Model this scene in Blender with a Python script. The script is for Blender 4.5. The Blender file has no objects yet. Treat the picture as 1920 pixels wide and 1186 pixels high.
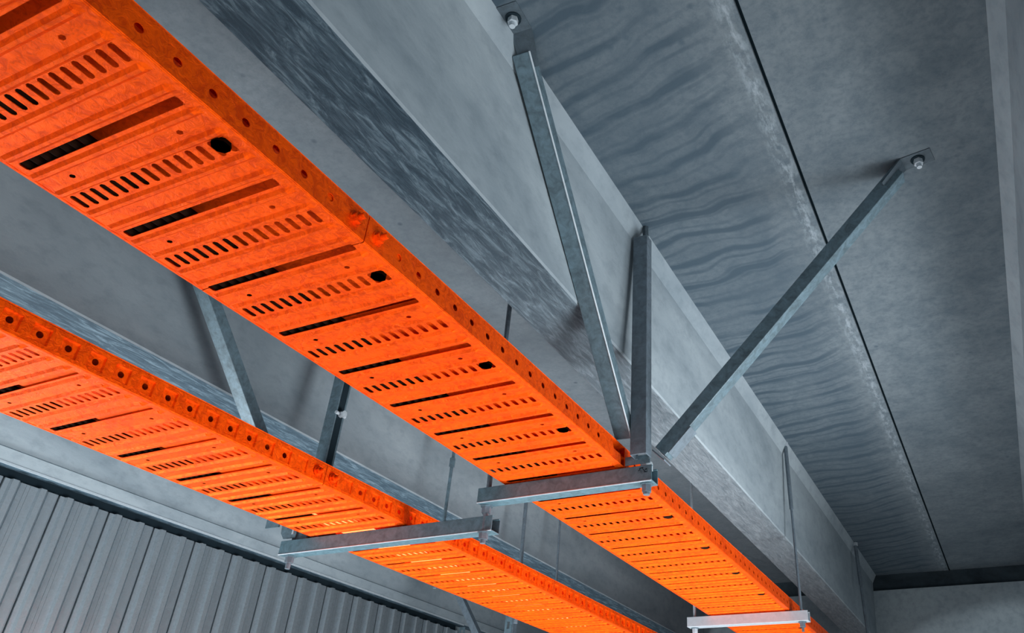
import bpy, bmesh, math, random
from mathutils import Matrix, Vector
random.seed(7)

# ------------------------------------------------------------------ units
S = 0.4            # metres per model unit (all positions below are in model units, camera at 0,0,0)
EYE = 1.6          # camera height above the floor, metres
scene = bpy.context.scene
col = scene.collection

# ------------------------------------------------------------------ camera
R_world_to_cam = Matrix(((0.90451506, 0.42511685, 0.03358833),
                         (-0.20224899, 0.49699497, -0.84385505),
                         (-0.37543023, 0.75648639, 0.53551889)))
cam_d = bpy.data.cameras.new('camera')
cam = bpy.data.objects.new('camera', cam_d)
col.objects.link(cam)
cx = Vector(R_world_to_cam[0]); cy = -Vector(R_world_to_cam[1]); cz = -Vector(R_world_to_cam[2])
cx.normalize(); cz = (cz - cz.dot(cx) * cx).normalized(); cy = cz.cross(cx)
m3 = Matrix((cx, cy, cz)).transposed()
cam.matrix_world = Matrix.Translation((0, 0, EYE)) @ m3.to_4x4()
cam_d.sensor_fit = 'HORIZONTAL'
cam_d.sensor_width = 36.0
cam_d.lens = 1484.37 / 1920 * 36.0
cam_d.shift_x = -(1130.3 - 960) / 1920
cam_d.shift_y = (584.4 - 593) / 1920
cam_d.clip_start = 0.02
scene.camera = cam

# ------------------------------------------------------------------ view
scene.view_settings.view_transform = 'Standard'
scene.view_settings.look = 'None'
scene.view_settings.gamma = 1.0
scene.view_settings.use_curve_mapping = False
scene.view_settings.exposure = 0.55

# ------------------------------------------------------------------ world: added fill, brightest from below in place of floor bounce
world = bpy.data.worlds.new('World'); scene.world = world
world.use_nodes = True
wn = world.node_tree; wn.nodes.clear()
wo = wn.nodes.new('ShaderNodeOutputWorld'); bg = wn.nodes.new('ShaderNodeBackground')
tc = wn.nodes.new('ShaderNodeTexCoord'); sp = wn.nodes.new('ShaderNodeSeparateXYZ')
rp = wn.nodes.new('ShaderNodeValToRGB'); mp = wn.nodes.new('ShaderNodeMapRange')
wn.links.new(tc.outputs['Generated'], sp.inputs[0])
wn.links.new(sp.outputs['Z'], mp.inputs[0])
mp.inputs[1].default_value = -1; mp.inputs[2].default_value = 1
wn.links.new(mp.outputs[0], rp.inputs[0])
e = rp.color_ramp.elements
e[0].position = 0.0; e[0].color = (0.42, 0.42, 0.42, 1)
e[1].position = 0.50; e[1].color = (0.15, 0.155, 0.16, 1)
wn.links.new(rp.outputs[0], bg.inputs[0]); bg.inputs[1].default_value = 1.0
wn.links.new(bg.outputs[0], wo.inputs[0])


def P(x, y, z):
    return Vector((x * S, y * S, z * S + EYE))


def area(name, loc, target, size, power, color=(1, 1, 1), size_y=None, spread=180):
    d = bpy.data.lights.new(name, 'AREA'); d.energy = power; d.color = color
    d.spread = math.radians(spread); d.shape = 'RECTANGLE'; d.size = size; d.size_y = size_y or size
    o = bpy.data.objects.new(name, d); col.objects.link(o)
    o.location = P(*loc)
    o.rotation_euler = (P(*target) - P(*loc)).to_track_quat('-Z', 'Y').to_euler()
    return o


# unseen area lights added to brighten beams, bays, trays and the clad wall
area('fill_light', (3.5, 6.9, -3.4), (-5.3, 6.1, 3.4), 1.6, 25, spread=72)
area('fill_light', (-1.5, -2.5, -1.5), (-3.0, 5.0, 1.9), 1.2, 2.2, spread=90)
area('fill_light', (-3.5, 7.6, -3.2), (-3.6, 7.6, 4.0), 1.6, 17, spread=110)
area('fill_light', (5.8, 2.8, -2.8), (-1.0, 2.6, 3.6), 1.6, 11, spread=90)
area('fill_light', (-7.9, 2.3, -1.8), (-8.95, 4.5, 0.7), .7, 58)

sl = bpy.data.lights.new('end_wall_fill', 'SPOT'); sl.energy = 60; sl.spot_size = math.radians(53.6); sl.spot_blend = .06; sl.shadow_soft_size = .03  # added unseen spot; its cone edge makes the slanted light on the end wall
so = bpy.data.objects.new('end_wall_fill', sl); col.objects.link(so); so.location = P(.5, 10, -2.5)
so.rotation_euler = (P(.2, 16, -.57) - P(.5, 10, -2.5)).to_track_quat('-Z', 'Y').to_euler()

# ------------------------------------------------------------------ materials
def new_mat(name):
    m = bpy.data.materials.new(name); m.use_nodes = True
    nt = m.node_tree; nt.nodes.clear()
    out = nt.nodes.new('ShaderNodeOutputMaterial'); b = nt.nodes.new('ShaderNodeBsdfPrincipled')
    nt.links.new(b.outputs[0], out.inputs[0])
    return m, nt, b


class N:
    """small helper around a node tree working in model units"""
    def __init__(s, nt):
        s.nt = nt
        g = nt.nodes.new('ShaderNodeNewGeometry')
        s.pos = g.outputs['Position']

    def mapping(s, scale, rot=(0, 0, 0)):
        n = s.nt.nodes.new('ShaderNodeMapping'); s.nt.links.new(s.pos, n.inputs[0])
        n.inputs['Scale'].default_value = tuple(v / S for v in scale)
        n.inputs['Rotation'].default_value = rot
        return n.outputs[0]

    def noise(s, scale, detail=4, rough=.55, dist=0, rot=(0, 0, 0)):
        n = s.nt.nodes.new('ShaderNodeTexNoise'); s.nt.links.new(s.mapping(scale, rot), n.inputs['Vector'])
        n.inputs['Scale'].default_value = 1; n.inputs['Detail'].default_value = detail
        n.inputs['Roughness'].default_value = rough; n.inputs['Distortion'].default_value = dist
        return n.outputs[0]

    def ramp(s, v, stops):
        n = s.nt.nodes.new('ShaderNodeValToRGB'); s.nt.links.new(v, n.inputs[0])
        el = n.color_ramp.elements
        while len(el) > 1: el.remove(el[-1])
        for i, (p, c) in enumerate(stops):
            if not isinstance(c, tuple): c = (c, c, c)
            q = el[0] if i == 0 else el.new(p)
            q.position = p; q.color = (*c, 1)
        return n.outputs[0]

    def math(s, op, a, b=None, c=None, clamp=False):
        n = s.nt.nodes.new('ShaderNodeMath'); n.operation = op; n.use_clamp = clamp
        for i, v in enumerate((a, b, c)):
            if v is None: continue
            if isinstance(v, (int, float)): n.inputs[i].default_value = v
            else: s.nt.links.new(v, n.inputs[i])
        return n.outputs[0]

    def mix(s, f, a, b, mode='MIX'):
        n = s.nt.nodes.new('ShaderNodeMix'); n.data_type = 'RGBA'; n.blend_type = mode
        for i, v in ((0, f), (6, a), (7, b)):
            if isinstance(v, (int, float)): n.inputs[i].default_value = v
            elif isinstance(v, tuple): n.inputs[i].default_value = (*v, 1)
            else: s.nt.links.new(v, n.inputs[i])
        return n.outputs[2]

    def axis(s, i):
        n = s.nt.nodes.new('ShaderNodeSeparateXYZ'); s.nt.links.new(s.pos, n.inputs[0])
        return s.math('MULTIPLY', n.outputs[i], 1 / S)

    def rng(s, v, a, b, c=0., d=1.):
        n = s.nt.nodes.new('ShaderNodeMapRange'); s.nt.links.new(v, n.inputs[0])
        for i, q in enumerate((a, b, c, d)): n.inputs[i + 1].default_value = q
        return n.outputs[0]

    def bump(s, v, b, strength=.3, dist=.01):
        n = s.nt.nodes.new('ShaderNodeBump'); s.nt.links.new(v, n.inputs['Height'])
        n.inputs['Strength'].default_value = strength; n.inputs['Distance'].default_value = dist * S
        s.nt.links.new(n.outputs[0], b.inputs['Normal'])


C_DARK = (0.034, 0.060, 0.084)
C_MID = (0.175, 0.235, 0.275)
C_LIGHT = (0.300, 0.375, 0.420)


def concrete_plain(name, lo=C_MID, hi=C_LIGHT, scale=1.0):
    m, nt, b = new_mat(name); n = N(nt)
    big = n.noise((.55 * scale, .35 * scale, .8 * scale), 5, .6, .4)
    fine = n.noise((9, 9, 9), 5, .65)
    c = n.ramp(big, [(.32, lo), (.66, hi)])
    c = n.mix(n.ramp(fine, [(.30, .28), (.55, 0.)]), c, C_DARK)
    nt.links.new(c, b.inputs['Base Color'])
    b.inputs['Roughness'].default_value = .8
    b.inputs['Specular IOR Level'].default_value = .25
    n.bump(fine, b, .15, .02)
    return m


def concrete_ceiling():
    m, nt, b = new_mat('ceiling_concrete'); n = N(nt)
    big = n.noise((.7, .45, 1), 6, .6, .5)
    mid = n.noise((4, 4, 4), 6, .7, .3)
    c = n.ramp(big, [(.3, (.078, .105, .127)), (.68, (.138, .173, .198))])
    c = n.mix(n.ramp(mid, [(.33, .42), (.58, 0.)]), c, C_DARK)
    grain = n.noise((17, 17, 17), 5, .75)
    c = n.mix(n.ramp(grain, [(.36, .38), (.56, 0.)]), c, C_DARK)
    # streaks of seepage running across the left slab
    x = n.axis(0); y = n.axis(1)
    x2 = n.math('ADD', x, 2.)
    t = n.math('ADD', n.math('ADD', y, n.math('MULTIPLY', x2, .10)), n.math('MULTIPLY', n.math('MULTIPLY', x2, x2), .14))
    wob = n.noise((.75, .42, 1), 3, .5, .3)
    ph = n.math('ADD', n.math('MULTIPLY', t, 21.), n.math('MULTIPLY', wob, 18.))
    sn = n.math('SINE', ph)
    sn2 = n.math('SINE', n.math('ADD', n.math('MULTIPLY', ph, 2.3), 1.))
    amp = n.ramp(n.noise((.8, 1.6, 1), 3, .6), [(.34, .15), (.62, 1.)])
    fl = n.ramp(n.noise((5, 9, 3), 4, .65), [(.35, .55), (.6, 1.)])
    b1 = n.ramp(sn, [(.42, 0.), (.75, .5), (.92, 1.)])
    b2 = n.math('MULTIPLY', n.ramp(sn2, [(.5, 0.), (.95, 1.)]), .45)
    band = n.math('MULTIPLY', n.math('MULTIPLY', n.math('MULTIPLY', n.math('MAXIMUM', b1, b2), amp), fl), 1.9, clamp=True)
    msk = n.math('MULTIPLY', n.rng(x, -2.05, -1.95), n.rng(x, -.80, -1.12))
    c = n.mix(n.math('MULTIPLY', n.math('MULTIPLY', band, msk), .95), c, (.034, .058, .080))
    c = n.mix(n.math('MULTIPLY', msk, .42), c, C_DARK)
    # pale rim by the joint
    rim = n.math('SUBTRACT', 1., n.rng(n.math('ABSOLUTE', n.math('ADD', x, .74)), .0, .09))
    rn = n.ramp(n.noise((20, 6, 5), 6, .72), [(.47, 0.), (.62, 1.)])
    c = n.mix(n.math('MULTIPLY', n.math('MULTIPLY', rim, rn), .55), c, (.30, .37, .42))
    # pits
    vo = nt.nodes.new('ShaderNodeTexVoronoi'); nt.links.new(n.mapping((5, 5, 5)), vo.inputs['Vector'])
    vo.inputs['Scale'].default_value = 1
    c = n.mix(n.math('MULTIPLY', n.rng(x, -2.5, -2.8), .14), c, (.32, .37, .41))  # slab beyond the near beam painted paler in place of light
    pit = n.ramp(vo.outputs['Distance'], [(.05, 1.), (.14, 0.)])
    pm = n.ramp(n.noise((1.2, 1.2, 1), 2), [(.5, 0.), (.6, 1.)])
    c = n.mix(n.math('MULTIPLY', n.math('MULTIPLY', pit, pm), .6), c, C_DARK)
    nt.links.new(c, b.inputs['Base Color'])
    b.inputs['Roughness'].default_value = .75
    b.inputs['Specular IOR Level'].default_value = .25
    n.bump(mid, b, .2, .03)
    return m


def concrete_beam():
    """web faces smooth, soffit rough with streaky formwork marks"""
    m, nt, b = new_mat('beam_concrete'); n = N(nt)
    big = n.noise((.9, .4, 1.1), 5, .6, .6)
    fine = n.noise((10, 6, 10), 5, .65)
    c = n.ramp(big, [(.34, (.160, .208, .244)), (.62, (.258, .318, .358))])
    c = n.mix(n.ramp(fine, [(.30, .22), (.52, 0.)]), c, C_DARK)
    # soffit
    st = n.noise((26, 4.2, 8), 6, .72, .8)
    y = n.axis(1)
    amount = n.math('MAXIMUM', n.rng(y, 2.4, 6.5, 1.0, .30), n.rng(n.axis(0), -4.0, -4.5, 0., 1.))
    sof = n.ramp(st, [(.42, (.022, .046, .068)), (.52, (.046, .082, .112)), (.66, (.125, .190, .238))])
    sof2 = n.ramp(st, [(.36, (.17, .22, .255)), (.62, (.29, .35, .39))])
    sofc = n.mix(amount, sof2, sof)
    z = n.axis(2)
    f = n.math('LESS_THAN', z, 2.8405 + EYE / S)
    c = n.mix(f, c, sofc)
    nt.links.new(c, b.inputs['Base Color'])
    b.inputs['Roughness'].default_value = .7
    b.inputs['Specular IOR Level'].default_value = .3
    h = n.math('ADD', n.math('MULTIPLY', fine, .4), n.math('MULTIPLY', n.math('MULTIPLY', st, f), 1.2))
    n.bump(h, b, .35, .03)
    return m


def galv(name, base=(.30, .36, .40), rough=.42, metal=.15, contrast=.6):
    m, nt, b = new_mat(name); n = N(nt)
    sp_ = n.noise((16, 16, 16), 5, .7, .6)
    k = tuple(v * contrast for v in base)
    nt.links.new(n.ramp(sp_, [(.3, k), (.65, base)]), b.inputs['Base Color'])
    nt.links.new(n.ramp(sp_, [(.3, rough + .15), (.7, rough - .05)]), b.inputs['Roughness'])
    b.inputs['Metallic'].default_value = metal
    return m


def orange(name, base=(1.0, .104, .001), dark=(.74, .060, .001), metal=.62, rough=.5, spec=.12):
    m, nt, b = new_mat(name); n = N(nt)
    f = n.noise((24, 24, 24), 5, .7, 1.2)
    g = n.noise((3.5, 3.5, 3.5), 3, .6)
    f2 = n.math('ADD', n.math('MULTIPLY', f, .75), n.math('MULTIPLY', g, .25))
    nt.links.new(n.ramp(f2, [(.40, dark), (.55, base)]), b.inputs['Base Color'])
    b.inputs['Roughness'].default_value = rough
    b.inputs['Metallic'].default_value = metal
    b.inputs['Specular IOR Level'].default_value = spec
    n.bump(f, b, .5, .012)
    return m


def flat(name, c, rough=.6, metal=0., emit=None, es=0.):
    m, nt, b = new_mat(name)
    b.inputs['Base Color'].default_value = (*c, 1)
    if max(c) < .05: b.inputs['Specular IOR Level'].default_value = .05
    b.inputs['Roughness'].default_value = rough; b.inputs['Metallic'].default_value = metal
    if emit:
        b.inputs['Emission Color'].default_value = (*emit, 1); b.inputs['Emission Strength'].default_value = es
    return m


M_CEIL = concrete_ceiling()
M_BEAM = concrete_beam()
M_WALL = concrete_plain('wall_concrete', (.21, .27, .31), (.30, .37, .41))
M_GALV = galv('galvanised_steel', (.118, .190, .235), contrast=.45)
M_CROSS = galv('crossbar_steel', (.098, .190, .238), contrast=.5)
M_GALV_D = galv('weathered_steel', (.12, .165, .205), .5, .15)
M_BRIGHT = galv('bright_zinc', (.42, .50, .56), .4, .2, .8)  # carries the painted highlights on beam, crossbar and brace corners
M_CLAD = galv('steel_cladding', (.40, .47, .52), .34, .8, .75)
M_ORANGE = orange('orange_coated_steel')
M_BACKING = orange('orange_slot_backing', rough=.6, metal=.0, spec=.1)
M_BLACK = flat('black_cable', (.010, .003, .001), .8)  # carries the painted dark of the hole discs
M_DARK = flat('dark_recess', (.012, .022, .030), .9)  # near-black shared by painted shade strips and the dark washers
M_PLATE = galv('dark_plate_steel', (.055, .085, .11), .6, .1)
M_GAP = concrete_plain('gap_shade_mottle', (.010, .018, .025), (.035, .055, .07), 3.0)
M_SEAM = flat('joint_sealant', (.008, .018, .026), .9)
M_INK = flat('black_ink', (.01, .015, .02), .7)
M_LAMP = flat('lit_diffuser', (.9, .8, .5), .5, 0, (1.0, .21, .065), 2.4)
M_HOUSING = flat('lamp_housing', (.8, .45, .2), .5)


# ------------------------------------------------------------------ mesh helpers (model units in, metres out)
class MB:
    def __init__(s):
        s.v = []; s.f = []

    def add(s, verts, faces):
        o = len(s.v); s.v += [tuple(q) for q in verts]
        s.f += [tuple(o + i for i in f) for f in faces]

    def box(s, x0, x1, y0, y1, z0, z1):
        s.add([(x0, y0, z0), (x1, y0, z0), (x1, y1, z0), (x0, y1, z0), (x0, y0, z1), (x1, y0, z1), (x1, y1, z1), (x0, y1, z1)],
              [(0, 3, 2, 1), (4, 5, 6, 7), (0, 1, 5, 4), (1, 2, 6, 5), (2, 3, 7, 6), (3, 0, 4, 7)])

    def extrude(s, prof, a, b, ux, uy, cap=True):
        """closed 2-D profile swept from a to b; ux, uy span the section"""
        a = Vector(a); b = Vector(b); ux = Vector(ux); uy = Vector(uy); n = len(prof)
        vs = [a + ux * p + uy * q for p, q in prof] + [b + ux * p + uy * q for p, q in prof]
        fs = [(i, (i + 1) % n, n + (i + 1) % n, n + i) for i in range(n)]
        if cap == 'C':
            q = [(0, 1, 6, 7), (1, 2, 5, 6), (2, 3, 4, 5), (0, 7, 8, 11), (8, 9, 10, 11)]
            fs += [tuple(reversed(t)) for t in q] + [tuple(i + n for i in t) for t in q]
        elif cap: fs += [tuple(range(n - 1, -1, -1)), tuple(range(n, 2 * n))]
        s.add(vs, fs)

    def cyl(s, a, b, r, n=12, r2=None, phase=0.):
        a = Vector(a); b = Vector(b); d = (b - a).normalized()
        u = d.orthogonal().normalized(); w = d.cross(u); r2 = r if r2 is None else r2
        vs = []
        for c, rr in ((a, r), (b, r2)):
            for i in range(n):
                t = 2 * math.pi * i / n + phase
                vs.append(c + (u * math.cos(t) + w * math.sin(t)) * rr)
        fs = [(i, (i + 1) % n, n + (i + 1) % n, n + i) for i in range(n)]
        fs += [tuple(range(n - 1, -1, -1)), tuple(range(n, 2 * n))]
        s.add(vs, fs)

    def build(s, name, mat, parent=None, smooth=False, solid=0., bevel=0., solid_off=1.):
        vs = [P(*q) for q in s.v]
        lo = Vector((min(v[i] for v in vs) for i in range(3))); hi = Vector((max(v[i] for v in vs) for i in range(3)))
        c = (lo + hi) / 2
        if parent is None: c.z = lo.z
        me = bpy.data.meshes.new(name)
        me.from_pydata([v - c for v in vs], [], s.f); me.update()
        bm = bmesh.new(); bm.from_mesh(me)
        if not solid: bmesh.ops.recalc_face_normals(bm, faces=bm.faces)
        if smooth:
            for f in bm.faces: f.smooth = True
            for e_ in bm.edges:
                if len(e_.link_faces) == 2 and e_.calc_face_angle(0) > .6: e_.smooth = False
        bm.to_mesh(me); bm.free()
        me.materials.append(mat)
        o = bpy.data.objects.new(name, me); col.objects.link(o)
        if parent is None: o.location = c
        else:
            o.parent = parent
            par = parent.location.copy(); q = parent.parent
            while q: par += q.location; q = q.parent
            o.location = c - par
        if bevel:
            md = o.modifiers.new('bevel', 'BEVEL'); md.width = bevel * S; md.segments = 2; md.limit_method = 'ANGLE'
        if solid:
            md = o.modifiers.new('solid', 'SOLIDIFY'); md.thickness = solid * S; md.offset = solid_off
        return o


def tag(o, label=None, cat=None, group=None, kind=None):
    if label: o['label'] = label
    if cat: o['category'] = cat
    if group: o['group'] = group
    if kind: o['kind'] = kind
    return o


def thing(name, loc, label, cat, group=None):
    o = bpy.data.objects.new(name, None); col.objects.link(o); o.location = P(*loc)
    o.empty_display_size = .05
    return tag(o, label, cat, group)


def ring_hole(k, n=10, r=.018):
    return [(r * math.cos(2 * math.pi * i / n), r * math.sin(2 * math.pi * i / n)) for i in range(n)]


# ------------------------------------------------------------------ the hall: slabs, beams, walls
Y0, Y1 = -3.0, 16.3
ZC = 4.0
for x0, x1, lab in ((-7.285, -.672, 'grey concrete ceiling slab left of the dark joint, streaked with damp'),
                    (-.648, 5.95, 'smooth grey concrete ceiling slab right of the dark joint'),
                    (-13.9, -7.315, 'grey concrete ceiling slab over the metal clad wall')):
    b = MB()
    ys = [Y0 + (Y1 - Y0) * i / 12 for i in range(13)]
    b.box(x0, x1, Y0, Y1 + .6, ZC, ZC + .25)
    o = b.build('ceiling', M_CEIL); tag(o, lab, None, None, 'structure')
b = MB(); b.box(-.68, -.64, Y0, Y1, ZC + .035, ZC + .06); b.box(-7.32, -7.28, Y0, Y1, ZC + .035, ZC + .06)
tag(b.build('trim_1', M_SEAM), 'dark sealed joint between ceiling slabs', None, None, 'structure')

STEM = 3.32


def beam(k, label):
    xo = -2.32 + STEM * k - (.14 if k == -2 else 0)
    low = [(.234, 2.975), (.214, 2.99)] if k == -2 else []
    prof = [(-.21, 2.84), (.21, 2.84), (.222, 2.852)] + low + [(.285, 3.86), (.36, 3.998), (-.36, 3.998), (-.285, 3.86), (-.222, 2.852)]
    b = MB(); b.extrude([(p, q) for p, q in prof], (xo, Y0, 0), (xo, 16.02, 0), (1, 0, 0), (0, 0, 1))
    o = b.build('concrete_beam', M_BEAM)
    return tag(o, label, 'beam', 'stems of the concrete ceiling')


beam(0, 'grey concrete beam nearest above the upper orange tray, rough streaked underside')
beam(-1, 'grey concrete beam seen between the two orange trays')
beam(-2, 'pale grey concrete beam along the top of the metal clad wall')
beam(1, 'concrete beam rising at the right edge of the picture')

# end wall with a dark strip painted as the shaded gap above it
b = MB(); b.box(-13.9, 8, 16.0, 16.3, -4.0, 3.71)
tag(b.build('wall_end', M_WALL), 'grey concrete wall closing the far end', None, None, 'structure')
b = MB(); b.box(-13.9, 8, 16.06, 16.5, 3.70, 3.999)
tag(b.build('gap_shade_strip', M_GAP), 'dark strip standing for the shaded gap above the far end wall', None, None, 'structure')
# steel clad wall on the left
b = MB()
per = .604
prof = [(0, 0), (.006, .06), (.030, .06), (.036, 0), (.088, 0), (.096, -.042), (.150, -.042), (.186, .004), (.190, .012), (.198, .012), (.202, 0), (.25, 0), (.253, .010), (.262, .010),
        (.265, 0), (.292, 0), (.295, .010), (.304, .010), (.307, 0), (.390, 0), (.398, -.042), (.448, -.042), (.486, .004), (.490, .012), (.498, .012), (.502, 0), (.596, 0)]
pts = []
y = 4.99 - per * 9
while y < 12.7:
    for t, d in prof: pts.append((-9.01 - d, y + t))
    y += per
zs = [-4.0, 2.735]
vs = [(p, q, z) for z in zs for p, q in pts]; n = len(pts)
b.add(vs, [(i, i + 1, n + i + 1, n + i) for i in range(n - 1)])
tag(b.build('wall_left', M_CLAD, solid=.01), 'wall of ribbed steel liner panels below the left beam', None, None, 'structure')
b = MB(); b.box(-9.25, -9.1, 12.75, 16.0, -4.0, 2.84)
tag(b.build('wall_left_return', M_WALL), None, None, None, 'structure')
b = MB(); b.box(-9.16, -9.06, Y0, 12.7, 2.60, 2.839)  # dark strip paints the shade under the beam at the wall top
tag(b.build('wall_top_shade_strip', M_DARK), 'dark strip standing for the shadow between the ribbed wall and the beam above', None, None, 'structure')
b = MB(); b.box(-8.885, -8.875, Y0, 12.7, 2.822, 2.846)  # bright strip painted as the highlight on the beam corner
tag(b.build('beam_corner_highlight', M_BRIGHT), 'thin pale strip standing for the highlight along the lower corner of the left beam', None, None, 'structure')

# ------------------------------------------------------------------ cable trays
PER = .4455
W = .955
HT = .14
RIBS = (1.012, 1.124, 1.228, 1.362)
ROW, LONG, HOLE = 1.29, 1.067, 1.176


HOLE_DISCS = []


def tray_bottom(x0, zb, ya, yb, phase, rows_big):
    """perforated, ribbed sheet; x0 = left edge"""
    us = {0, .012, .028, .040, .895, .907, .925, W}
    slots = [(.048 + .0586 * k, .048 + .0586 * k + .0285) for k in range(15)]
    for a, c in slots: us |= {a, c}
    us = sorted(us); us = [u for i, u in enumerate(us) if i == 0 or u - us[i - 1] > 1e-4]
    vset = {ya, yb}; k0 = int((ya - phase) / PER) - 3; k1 = int((yb - phase) / PER) + 3
    feats = []
    ribs = []
    for k in range(k0, k1):
        o = phase + PER * k
        big = (k % 2 == rows_big)
        for r in RIBS:
            c = o + r - ROW
            ribs.append(c)
            for d in (-.020, -.007, .007, .020): vset.add(round(c + d, 5))
        for si, (a, c) in enumerate(slots):
            feats.append((a, c, round(o - .0385, 5), round(o + .0385, 5)))
        if big: HOLE_DISCS.append((x0 + .857, o - .010, zb))
        l = o + LONG - ROW
        feats.append((slots[0][0], slots[14][1], round(l - .021, 5), round(l + .021, 5)))
        h = o + HOLE - ROW
        for s_ in (2, 12): feats.append((slots[s_][0] + .003, slots[s_][1] - .003, round(h - .010, 5), round(h + .010, 5)))
    CH = .008
    for a, c, v0, v1 in feats:
        for v in (v0, v0 + CH, v1 - CH, v1): vset.add(round(v, 5))
    vs = sorted(v for v in vset if ya - 1e-6 <= v <= yb + 1e-6)
    vs = [v for i, v in enumerate(vs) if i == 0 or v - vs[i - 1] > 2e-4]
    ribs = [r for r in ribs if ya + .02 < r < yb - .02]

    def h(u, v):
        t = 0.
        for r in ribs:
            d = abs(v - r)
            if d < .0205:
                t = 1. if d < .0075 else (0. if d > .0195 else .5); break
        else:
            return 0.
        e_ = 0. if u < .027 or u > .915 else (.5 if u < .035 or u > .905 else 1.)
        return -.013 * t * e_

    mb = MB(); idx = {}

    def vert(u, v):
        key = (round(u, 5), round(v, 5))
        if key not in idx:
            idx[key] = len(mb.v); mb.v.append((x0 + u, v, zb + h(u, v)))
        return idx[key]
    # sort features by v for a fast lookup
    from bisect import bisect_left
    byv = {}
    for f in feats:
        byv.setdefault(int(f[2] / .1), []).append(f)
    for j in range(len(vs) - 1):
        va, vb = vs[j], vs[j + 1]; vm = (va + vb) / 2
        near = [f for q in range(int(vm / .1) - 2, int(vm / .1) + 2) for f in byv.get(q, []) if f[2] < vm < f[3]]
        for i in range(len(us) - 1):
            ua, ub = us[i], us[i + 1]; um = (ua + ub) / 2
            hit = None
            for f in near:
                if f[0] - .004 < um < f[1] + .004: hit = f; break
            if hit is None:
                mb.f.append((vert(ua, va), vert(ub, va), vert(ub, vb), vert(ua, vb))); continue
            # rounded corners
            a, c, v0, v1 = hit
            cu = .008
            lo_end = vm < v0 + CH; hi_end = vm > v1 - CH
            first = abs(ua - a) < .004; last = abs(ub - c) < .004
            if lo_end and first: mb.f.append((vert(ua, va), vert(ua + cu, va), vert(ua, vb)))
            if lo_end and last: mb.f.append((vert(ub - cu, va), vert(ub, va), vert(ub, vb)))
            if hi_end and first: mb.f.append((vert(ua, va), vert(ua + cu, vb), vert(ua, vb)))
            if hi_end and last: mb.f.append((vert(ub, va), vert(ub, vb), vert(ub - cu, vb)))
    return mb


def tray_side(x, zb, ya, yb, hphase, sign, emb, cut=0.):
    """side rail with a row of round holes and a square dimple round each; sign=+1 for the rail facing +x"""
    mb = MB(); p = .1485; r = .018; zc = .068
    k0 = int((ya - hphase) / p) - 2; k1 = int((yb - hphase) / p) + 2
    eh = HT - .006

    def ringpts(hy0, hy1, z0, z1):
        o = []
        for i in range(4): o.append((hy0 + (hy1 - hy0) * i / 4, z0))
        for i in range(4): o.append((hy1, z0 + (z1 - z0) * i / 4))
        for i in range(4): o.append((hy1 + (hy0 - hy1) * i / 4, z1))
        for i in range(4): o.append((hy0, z1 + (z0 - z1) * i / 4))
        return o
    for k in range(k0, k1):
        yc = hphase + p * k; a = yc - p / 2; b_ = yc + p / 2
        a2 = max(a, ya); b2 = min(b_, yb)
        if b2 - a2 < 1e-4: continue
        if a2 > yc - .05 or b2 < yc + .05:
            mb.add([(x, a2, zb + .006), (x, b2, zb + .006), (x, b2, zb + eh), (x, a2, zb + eh)], [(0, 1, 2, 3)]); continue
        rings = [[(x, q, zb + w) for q, w in ringpts(a2, b2, .006, eh)],
                 [(x, q, zb + w) for q, w in ringpts(yc - .046, yc + .046, zc - .046, zc + .044)],
                 [(x - sign * emb, q, zb + w) for q, w in ringpts(yc - .040, yc + .040, zc - .040, zc + .038)]]
        circ = []
        for i in range(16):
            t = math.radians(225 + 22.5 * i)
            circ.append((x - sign * emb, yc + r * math.cos(t), zb + zc + r * math.sin(t)))
        rings.append(circ)
        for q in range(3):
            mb.add(rings[q] + rings[q + 1], [(i, (i + 1) % 16, 16 + (i + 1) % 16, 16 + i) for i in range(16)])
    # rounded lower edge, top lip
    for q in (((0, .006), (-.002, .002), (-.007, 0), (-.016, .0)), ((0, eh), (-.002, eh + .004), (-.006, eh + .006), (-.05, eh + .006), (-.05, eh - .02))):
        pts_ = [(x + sign * dx, dz) for dx, dz in q]
        for (xa, za), (xb, zb2) in zip(pts_, pts_[1:]):
            mb.add([(xa, ya, zb + za), (xa, yb, zb + za), (xb, yb, zb + zb2), (xb, ya, zb + zb2)], [(0, 1, 2, 3)])
    return mb


def splice_bolt(x, y, z, parent, sign=1):
    m = MB(); m.cyl((x, y, z), (x + sign * .006, y, z), .034, 20)
    w = m.build('washer', M_ORANGE, parent, smooth=True)
    m = MB(); m.cyl((x + sign * .006, y, z), (x + sign * .026, y, z), .027, 6, phase=.3)
    m.build('nut', M_ORANGE, w)
    m = MB(); m.cyl((x + sign * .02, y, z), (x + sign * .058, y, z), .013, 12)
    for i in range(4): m.cyl((x + sign * (.03 + .007 * i), y, z), (x + sign * (.033 + .007 * i), y, z), .0148, 12)
    m.build('bolt_thread', M_ORANGE, w, smooth=True)


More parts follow.
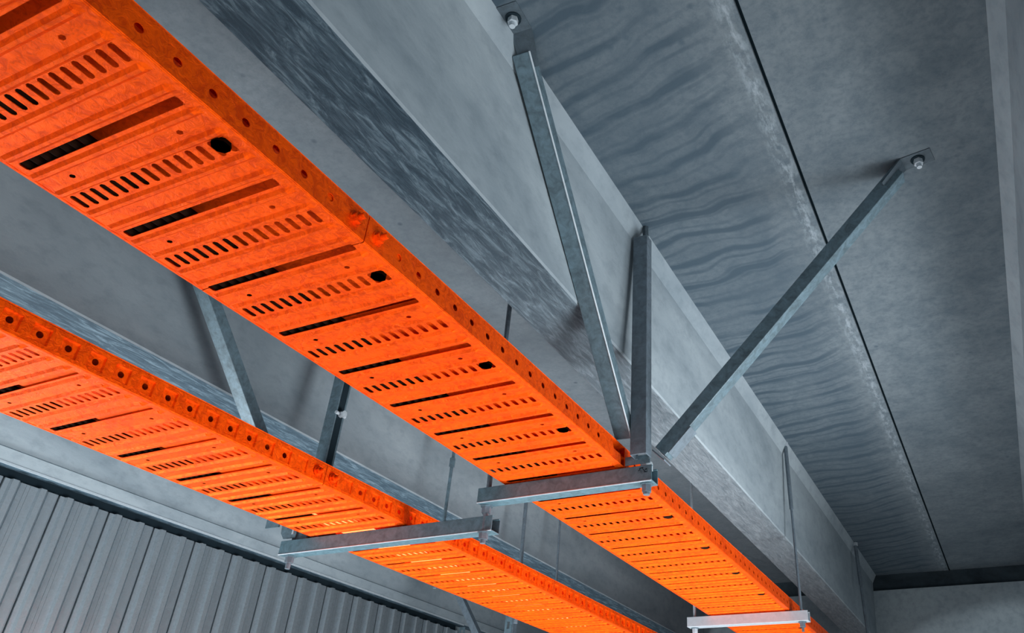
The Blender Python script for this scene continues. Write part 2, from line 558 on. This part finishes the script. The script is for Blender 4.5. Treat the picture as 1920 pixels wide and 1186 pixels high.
def tray(x0, zb, sections, rails, phase, rows_big, hphase, emb, joint_ys, label):
    t = thing('cable_tray', (x0 + W / 2, 6, zb), label, 'cable tray', 'orange cable trays')
    t['lo'] = sections[0][0]; t['hi'] = 12.0
    for ya, yb in sections:
        tray_bottom(x0, zb, ya, yb, phase, rows_big).build('bottom_plate', M_ORANGE, t, solid=.003, solid_off=1.)
    for i, (ya, yb) in enumerate(rails):
        tray_side(x0 + W, zb, ya, yb, hphase, 1, emb).build('side_rail', M_ORANGE, t, solid=.004, solid_off=0.)
        tray_side(x0, zb, ya, yb, hphase, -1, emb).build('side_rail', M_ORANGE, t, solid=.004, solid_off=0.)
        ya, yb = sections[i]
        m = MB(); m.extrude([(x0 + .003, zb + HT + .001), (x0 + W - .003, zb + HT + .001), (x0 + W - .003, zb + HT + .008), (x0 + .003, zb + HT + .008)],
                            (0, ya, 0), (0, yb, 0), (1, 0, 0), (0, 0, 1))
        m.build('added_lid', M_BACKING, t)  # lid added so the view up through the slots reads orange
    for px, py, pz in HOLE_DISCS:
        if not t['lo'] < py < t['hi']: continue
        m = MB(); m.cyl((px, py, pz - .010), (px, py, pz + .006), .036, 8, phase=.39)
        m.build('hole_disc', M_BLACK, t)  # black disc stands for the dark of a round hole in the sheet
    HOLE_DISCS.clear(); del t['lo'], t['hi']
    for jy in joint_ys:
        for q in (-.074, .074): splice_bolt(x0 + W, jy + q, zb + .070, t)
        m = MB(); m.box(x0 + W - .012, x0 + W - .006, jy - .3, jy + .3, zb + .02, zb + .12)
        m.build('splice_plate', M_ORANGE, t)
    return t


T1X, T1Z = -3.06, 2.0
T2X, T2Z = -4.895, 1.81
tray(T1X, T1Z, [(-1.2, 1.945), (1.950, 4.66), (4.665, 15.8)], [(-1.2, 1.945), (1.950, 4.44), (4.665, 15.8)], ROW, 0, .832, .0006, [1.9475],
     'upper right orange perforated cable tray running to the far wall')
tray(T2X, T2Z, [(-.6, 3.806), (3.811, 15.8)], [(-.6, 3.806), (3.811, 15.8)], 2.727, 7, 3.736, .010, [3.8085],
     'lower left orange perforated cable tray with a lamp glowing through its slots')

m = MB(); q = T1Z + .006; w_ = T1X + W
m.add([(w_, 4.44, q), (w_, 4.52, q), (w_, 4.44, T1Z + HT)], [(0, 1, 2)])
RAIL_END = m
# splice piece bridging the gap above the crossbar
m = MB(); m.extrude([(4.36, T1Z + .004), (4.62, T1Z + .004), (4.62, T1Z + .075), (4.36, T1Z + .075)], (-2.118, 0, 0), (-2.112, 0, 0), (0, 1, 0), (0, 0, 1))
m2 = MB(); m2.box(T1X + .42, T1X + .90, 2.44, 15.7, T1Z + .030, T1Z + .036)  # strips added close above the slots so they look brighter
m3 = MB(); m3.box(T2X + .43, T2X + .91, -.55, 4.50, T2Z + .014, T2Z + .020); m3.box(T2X + .60, T2X + .91, 4.50, 15.7, T2Z + .020, T2Z + .026)
tr1 = [o for o in col.objects if o.name.startswith('cable_tray')][0]
m.build('splice_plate', M_ORANGE, tr1)
m2.build('slot_backing', M_BACKING, tr1)
m3.build('slot_backing', M_BACKING, [o for o in col.objects if o.name == 'cable_tray.001'][0])
RAIL_END.build('rail_end', M_ORANGE, tr1, solid=.004, solid_off=0.)


def cable(x, z, r, ya, yb, wob, seed, label, group):
    rr = random.Random(seed); m = MB(); n = 34; k = 8; vs = []
    a1, a2, f1, f2 = rr.uniform(0, 6), rr.uniform(0, 6), rr.uniform(.5, .9), rr.uniform(1.2, 1.9)
    for i in range(n + 1):
        y = ya + (yb - ya) * i / n
        cx_ = x + wob * (math.sin(y * f1 + a1) * .6 + math.sin(y * f2 + a2) * .4)
        for j in range(k):
            t = 2 * math.pi * j / k
            vs.append((cx_ + r * math.cos(t), y, z + r + r * math.sin(t)))
    fs = [(i * k + j, i * k + (j + 1) % k, (i + 1) * k + (j + 1) % k, (i + 1) * k + j) for i in range(n) for j in range(k)]
    m.add(vs, fs)
    tag(m.build('cable', M_BLACK, smooth=True), label, 'cable', group)


for i, (dx, r) in enumerate(((.055, .017), (.105, .022), (.165, .017), (.218, .024), (.275, .018), (.33, .016), (.385, .02))):
    cable(T1X + dx, T1Z + .008, r, -1.1, 15.5, .006, i, 'black cable lying in the upper tray, glimpsed through its slots', 'cables in the upper tray')
for i, (dx, r) in enumerate(((.055, .018), (.105, .020), (.155, .017))):
    cable(T2X + dx, T2Z + .008, r, -.5, 15.5, .006, 30 + i, 'black cable lying in the lower tray, glimpsed through its slots', 'cables in the lower tray')
for i, (dx, r) in enumerate(((.21, .018), (.27, .022), (.325, .018))):
    cable(T2X + dx, T2Z + .008, r, -.5, 4.4, .004, 40 + i, 'black cable lying in the lower tray, glimpsed through its slots', 'cables in the lower tray')

# lamp inside the lower tray
lx0, lx1 = -4.69, -4.38
lamp = thing('strip_lamp', ((lx0 + lx1) / 2, 7, 1.86), 'long lit strip lamp glowing through the slots of the lower orange tray', 'lamp')
m = MB(); m.box(lx0, lx1, 4.42, 10.6, 1.905, 1.93); m.build('housing', M_HOUSING, lamp)
m = MB(); m.extrude([(lx0 + .01, 1.904), (lx0 + .03, 1.846), (lx1 - .03, 1.846), (lx1 - .01, 1.904)], (0, 4.43, 0), (0, 10.58, 0), (1, 0, 0), (0, 0, 1))
tag(m.build('diffuser', M_LAMP, lamp), 'glowing yellow diffuser')

# ------------------------------------------------------------------ steel channel, rods, braces
def c_prof(w, h, t=.008, lip=.022):
    """C-channel, open on +v"""
    a = w / 2
    return [(-a, 0), (a, 0), (a, h), (a - lip, h), (a - lip, h - t), (a - t, h - t), (a - t, t), (-a + t, t), (-a + t, h - t), (-a + lip, h - t), (-a + lip, h), (-a, h)]


def channel(name, a, b, w, h, u, v, mat, parent=None, **k):
    m = MB(); m.extrude(c_prof(w, h), a, b, u, v, cap='C')
    return m.build(name, mat, parent, bevel=.004, **k)


CB = 'steel channels under the trays'
# crossbars: x range, y, top z
cb1 = thing('crossbar', (-2.58, 4.69, 1.885), 'galvanised crossbar under the upper tray, carried by the post and braces', 'crossbar', CB)
channel('channel', (-3.265, 4.70, 1.874), (-1.895, 4.70, 1.874), .115, .112, (0, 1, 0), (0, 0, 1), M_CROSS, cb1)
m = MB()   # scribbled mark
yk = 4.6405
for x, z, dx, dz in ((-1.985, 1.968, .030, .004), (-1.975, 1.958, .006, -.022), (-1.962, 1.966, .018, -.020), (-1.942, 1.956, .014, .004), (-1.930, 1.958, .006, -.022), (-1.99, 1.952, .012, .010), (-1.95, 1.942, .02, -.003)):
    m.add([(x, yk, z), (x + dx, yk, z + dz), (x + dx, yk - .0008, z + dz - .006), (x, yk - .0008, z - .006)], [(0, 1, 2, 3)])
tag(m.build('pen_mark', M_INK, cb1, solid=.001), 'black scribbled marks')
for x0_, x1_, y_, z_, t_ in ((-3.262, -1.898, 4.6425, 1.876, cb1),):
    m = MB(); m.cyl((x0_, y_, z_), (x1_, y_, z_), .005, 8); m.build('edge_highlight', M_BRIGHT, t_, smooth=True)  # bright strip stands in for the highlight along the lower front corner
cb2 = thing('crossbar', (-4.2, 4.76, 1.695), 'dark galvanised crossbar under the lower tray beside the lamp glow', 'crossbar', CB)
channel('channel', (-5.18, 4.76, 1.683), (-3.155, 4.76, 1.683), .115, .112, (0, 1, 0), (0, 0, 1), M_CROSS, cb2)
m = MB(); m.cyl((-5.177, 4.7025, 1.685), (-3.158, 4.7025, 1.685), .005, 8); m.build('edge_highlight', M_BRIGHT, cb2, smooth=True)  # same painted edge highlight on the lower crossbar
cb3 = thing('crossbar', (-2.6, 9.27, 1.885), 'pale crossbar under the far end of the upper tray, hung on two rods', 'crossbar', CB)
channel('channel', (-3.315, 9.27, 1.875), (-1.905, 9.27, 1.875), .115, .110, (0, 1, 0), (0, 0, 1), M_BRIGHT, cb3)


def rod(name, x, y, z0, z1, label, nuts=(), couple=None, r=.0165, sleeve=None, mat=M_GALV_D, cat='rod'):
    t = thing(name, (x, y, z0), label, cat, 'bolts under the crossbars' if cat == 'bolt' else 'threaded hanger rods')
    m = MB(); m.cyl((x, y, z0), (x, y, z1), r, 10); m.build('rod', mat, t, smooth=True)
    for z in nuts:
        m = MB(); m.cyl((x, y, z), (x, y, z - .008), .045, 16); m.build('washer', M_GALV, t)
        m = MB(); m.cyl((x, y, z - .008), (x, y, z - .055), .034, 6); m.build('nut', mat, t)
    if couple:
        m = MB(); m.cyl((x, y, couple - .05), (x, y, couple + .05), r + .012, 6); m.build('coupling', M_GALV, t)
    if sleeve:
        m = MB(); m.cyl((x, y, sleeve), (x, y, z1), r + .009, 10); m.build('sleeve', M_GALV_D, t, smooth=True)
    m = MB(); m.cyl((x, y, z1 - .05), (x, y, z1), r + .022, 6); m.build('anchor_nut', M_BRIGHT, t)
    return t


rod('hanger_rod', -3.225, 4.72, 1.60, 3.998, 'dark hanger rod passing the left end of the near crossbar', nuts=(1.873, 1.682), r=.02)
rod('hanger_bolt', -1.955, 4.70, 1.80, 2.02, 'short bolt under the right end of the near crossbar', nuts=(1.873,), r=.024, cat='bolt')
rod('hanger_bolt', -5.10, 4.76, 1.58, 1.90, 'short bolt under the left end of the lower crossbar', nuts=(1.682,), r=.02, cat='bolt')
rod('hanger_rod', -5.02, 6.60, 1.84, 3.998, 'hanger rod with a coupling just above the lower crossbar', couple=3.16, r=.018, mat=M_GALV)
rod('hanger_rod', -5.10, 8.32, 1.84, 3.998, 'thick dark hanger rod coming down below the upper tray crossbar', r=.024)
rod('hanger_rod', -5.12, 9.27, 1.84, 3.998, 'thin hanger rod in front of the middle beam, just left of the upper tray', r=.016)
rod('hanger_rod', -3.245, 9.29, 1.77, 3.998, 'thin pale hanger rod at the left end of the far crossbar', nuts=(1.874,), r=.017, mat=M_BRIGHT)
rod('hanger_rod', -1.985, 9.27, 1.77, 3.998, 'long hanger rod with dark sleeve at the right end of the far crossbar', nuts=(1.874,), r=.015, sleeve=3.15)
rod('hanger_rod', -3.93, 13.8, 1.80, 3.998, 'faint thin hanger rod in the dark corner by the end wall', r=.014)
rod('hanger_rod', -1.945, 13.8, 1.80, 3.998, 'hanger rod at the far right end of the nearest beam', r=.020, sleeve=3.3)

# post over the near crossbar
post = thing('channel_post', (-2.0, 4.72, 2.0), 'upright grey channel post between the two large diagonal braces', 'post', 'channel posts')
channel('channel', (-1.957, 4.552, 2.03), (-1.957, 4.552, 3.86), .118, .095, (1, 0, 0), (0, 1, 0), M_GALV_D, post)
m = MB(); m.cyl((-1.945, 4.635, 3.82), (-1.945, 4.635, 3.998), .026, 6); m.build('bolt', M_PLATE, post)
m = MB(); m.box(-2.09, -1.91, 4.645, 4.655, 2.002, 2.06); m.build('foot_plate', M_GALV, post)


def brace(name, a, b, w, h, u, v, label, mat, ceil_plate=None, plate_dir=None, foot=None):
    t = thing(name, tuple(a), label, 'brace', 'diagonal channel braces')
    channel('channel', a, b, w, h, u, v, mat, t)
    if ceil_plate:
        x, y, z = ceil_plate; dx, dy = plate_dir
        m = MB()
        n = Vector((dx, dy, 0)).normalized(); p = Vector((-n.y, n.x, 0))
        c = Vector((x, y, z - .006))
        m.extrude([(-.10, -.07), (.10, -.07), (.10, .07), (-.10, .07)], c, c + Vector((0, 0, .010)), n, p)
        m.build('ceiling_plate', M_PLATE, t)
        # folded leg from plate to channel
        e0 = c - n * .10
        e1 = Vector(b)
        m = MB(); q = [e0 - p * .07, e0 + p * .07]
        d = (Vector(a) - e1).normalized()
        q2 = [e0 + d * .22 - p * .055, e0 + d * .22 + p * .055]
        m.add([q[0], q[1], q2[1], q2[0]], [(0, 1, 2, 3)])
        m.build('bracket_leg', M_PLATE, t, solid=.012)
        m = MB(); m.cyl(c, c + Vector((0, 0, -.008)), .048, 18); wa = m.build('washer', M_DARK, t)
        m = MB(); m.cyl(c + Vector((0, 0, -.008)), c + Vector((0, 0, -.045)), .032, 6); m.cyl(c + Vector((0, 0, -.045)), c + Vector((0, 0, -.075)), .018, 10)
        m.build('anchor_nut', M_BRIGHT, t)
    return t


# brace running back over the camera (towards the first ceiling bolt)
A = Vector((-2.088, 4.60, 2.175)); B = Vector((-1.95, 2.66, 3.90))
d = (B - A).normalized(); u = Vector((1, 0, 0)); u = (u - u.dot(d) * d).normalized(); v = d.cross(u)
if v.z < 0: v = -v
brace('diagonal_brace', A, B, .12, .10, u, v, 'diagonal channel brace rising to a square ceiling plate at the top', M_GALV,
      (-1.905, 2.48, 4.0), (.05, -1))
b1 = [o for o in col.objects if o.name == 'diagonal_brace'][0]
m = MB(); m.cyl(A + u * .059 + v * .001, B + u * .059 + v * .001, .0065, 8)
m.build('edge_highlight', M_BRIGHT, b1, smooth=True)  # pale strip modelled as the glint along the brace corner
# brace rising to the right
A = Vector((-1.815, 4.735, 2.05)); B = Vector((.02, 4.72, 3.92))
d = (B - A).normalized(); u = Vector((0, 1, 0)); v = d.cross(u)
if v.z < 0: v = -v
br = brace('diagonal_brace', A, B, .11, .10, u, v, 'diagonal channel brace rising to the right across the dark ceiling joint', M_GALV,
           (.13, 4.66, 4.0), (1, -.15))
# clip where the three members meet
m = MB(); m.extrude([(.05, -.06), (.28, -.06), (.28, .06), (.05, .06)], A + v * -.012 - d * .02, A + v * -.004 - d * .02, d, u)
m.build('clip_plate', M_GALV_D, br)
m = MB(); m.extrude([(-.02, -.06), (.10, -.06), (.10, .06), (-.02, .06)], A - d * .03, A - d * .022, v, u)
m.build('end_plate', M_GALV_D, br)

# post and brace of the lower tray
post = thing('channel_post', (-5.02, 4.75, 1.81), 'channel post with a dark open side and small bright bolt, behind the lower tray', 'post', 'channel posts')
channel('channel', (-5.07, 4.80, 1.80), (-5.07, 4.80, 3.998), .115, .115, (0, -1, 0), (1, 0, 0), M_GALV, post)
m = MB(); m.box(-4.985, -4.955, 4.765, 4.835, 1.80, 3.998); m.build('slot_shade', M_DARK, post)  # dark filler puts the shade into the open side of the channel
m = MB(); m.cyl((-4.955, 4.80, 2.93), (-4.90, 4.80, 2.93), .030, 6); m.cyl((-4.95, 4.74, 2.93), (-4.95, 4.86, 2.93), .016, 8)
m.build('bolt', M_BRIGHT, post)
A = Vector((-5.14, 4.66, 1.92)); B = Vector((-5.10, 2.62, 3.96))
d = (B - A).normalized(); u = Vector((1, 0, 0)); u = (u - u.dot(d) * d).normalized(); v = d.cross(u)
if v.z < 0: v = -v
brace('diagonal_brace', A, B, .12, .10, u, v, 'diagonal channel brace between the trays, rising toward the upper left', M_GALV)

b2 = [o for o in col.objects if o.name == 'diagonal_brace.002'][0]
m = MB(); m.box(-5.40, -5.25, 4.70, 4.712, 1.92, 2.20); m.build('gusset_plate', M_GALV, b2)
m = MB(); m.extrude([(-5.23, 1.87), (-5.19, 1.82), (-5.06, 1.82), (-5.06, 2.05), (-5.25, 2.05)], (0, 4.725, 0), (0, 4.735, 0), (1, 0, 0), (0, 0, 1)); m.build('gusset_plate', M_GALV, b2)
# far perforated post and brace near the bottom edge
pp = thing('perforated_post', (-6.55, 10.5, .6), 'perforated steel post at the bottom edge below the lower tray', 'post', 'channel posts')
for x, nm in ((-6.55, 'perforated_strip'),):
    m = MB(); z = -.2
    while z < 3.9:
        hz = .2
        for (a0, a1, b0, b1) in ((-.06, -.022, z, z + hz), (.022, .06, z, z + hz), (-.022, .022, z, z + .05), (-.022, .022, z + .15, z + hz)):
            m.add([(x + a0, 10.5, b0), (x + a1, 10.5, b0), (x + a1, 10.5, b1), (x + a0, 10.5, b1)], [(0, 1, 2, 3)])
        z += hz
    m.build(nm, M_GALV, pp, solid=.012)
m = MB(); m.box(-6.49, -6.475, 10.5, 10.60, -.2, 3.998); m.build('flange', M_GALV_D, pp)
A = Vector((-6.60, 10.5, 1.6)); B = Vector((-8.0, 10.5, 3.6))
d = (B - A).normalized(); u = Vector((0, 1, 0)); v = d.cross(u)
if v.z > 0: v = -v
brace('diagonal_brace', A, B, .11, .10, u, v, 'small diagonal brace below the lower tray at the bottom edge', M_GALV_D)

# perforated strip at the far end of the clad wall
m = MB(); z = -.2
while z < 2.8:
    for (a0, a1, b0, b1) in ((-.06, -.025, z, z + .2), (.025, .06, z, z + .2), (-.025, .025, z, z + .05), (-.025, .025, z + .15, z + .2)):
        m.add([(-8.9 + a0, 12.7, b0), (-8.9 + a1, 12.7, b0), (-8.9 + a1, 12.7, b1), (-8.9 + a0, 12.7, b1)], [(0, 1, 2, 3)])
    z += .2
tag(m.build('perforated_post', M_GALV, solid=.012), 'perforated steel strip at the far end of the ribbed wall', 'post', 'channel posts')
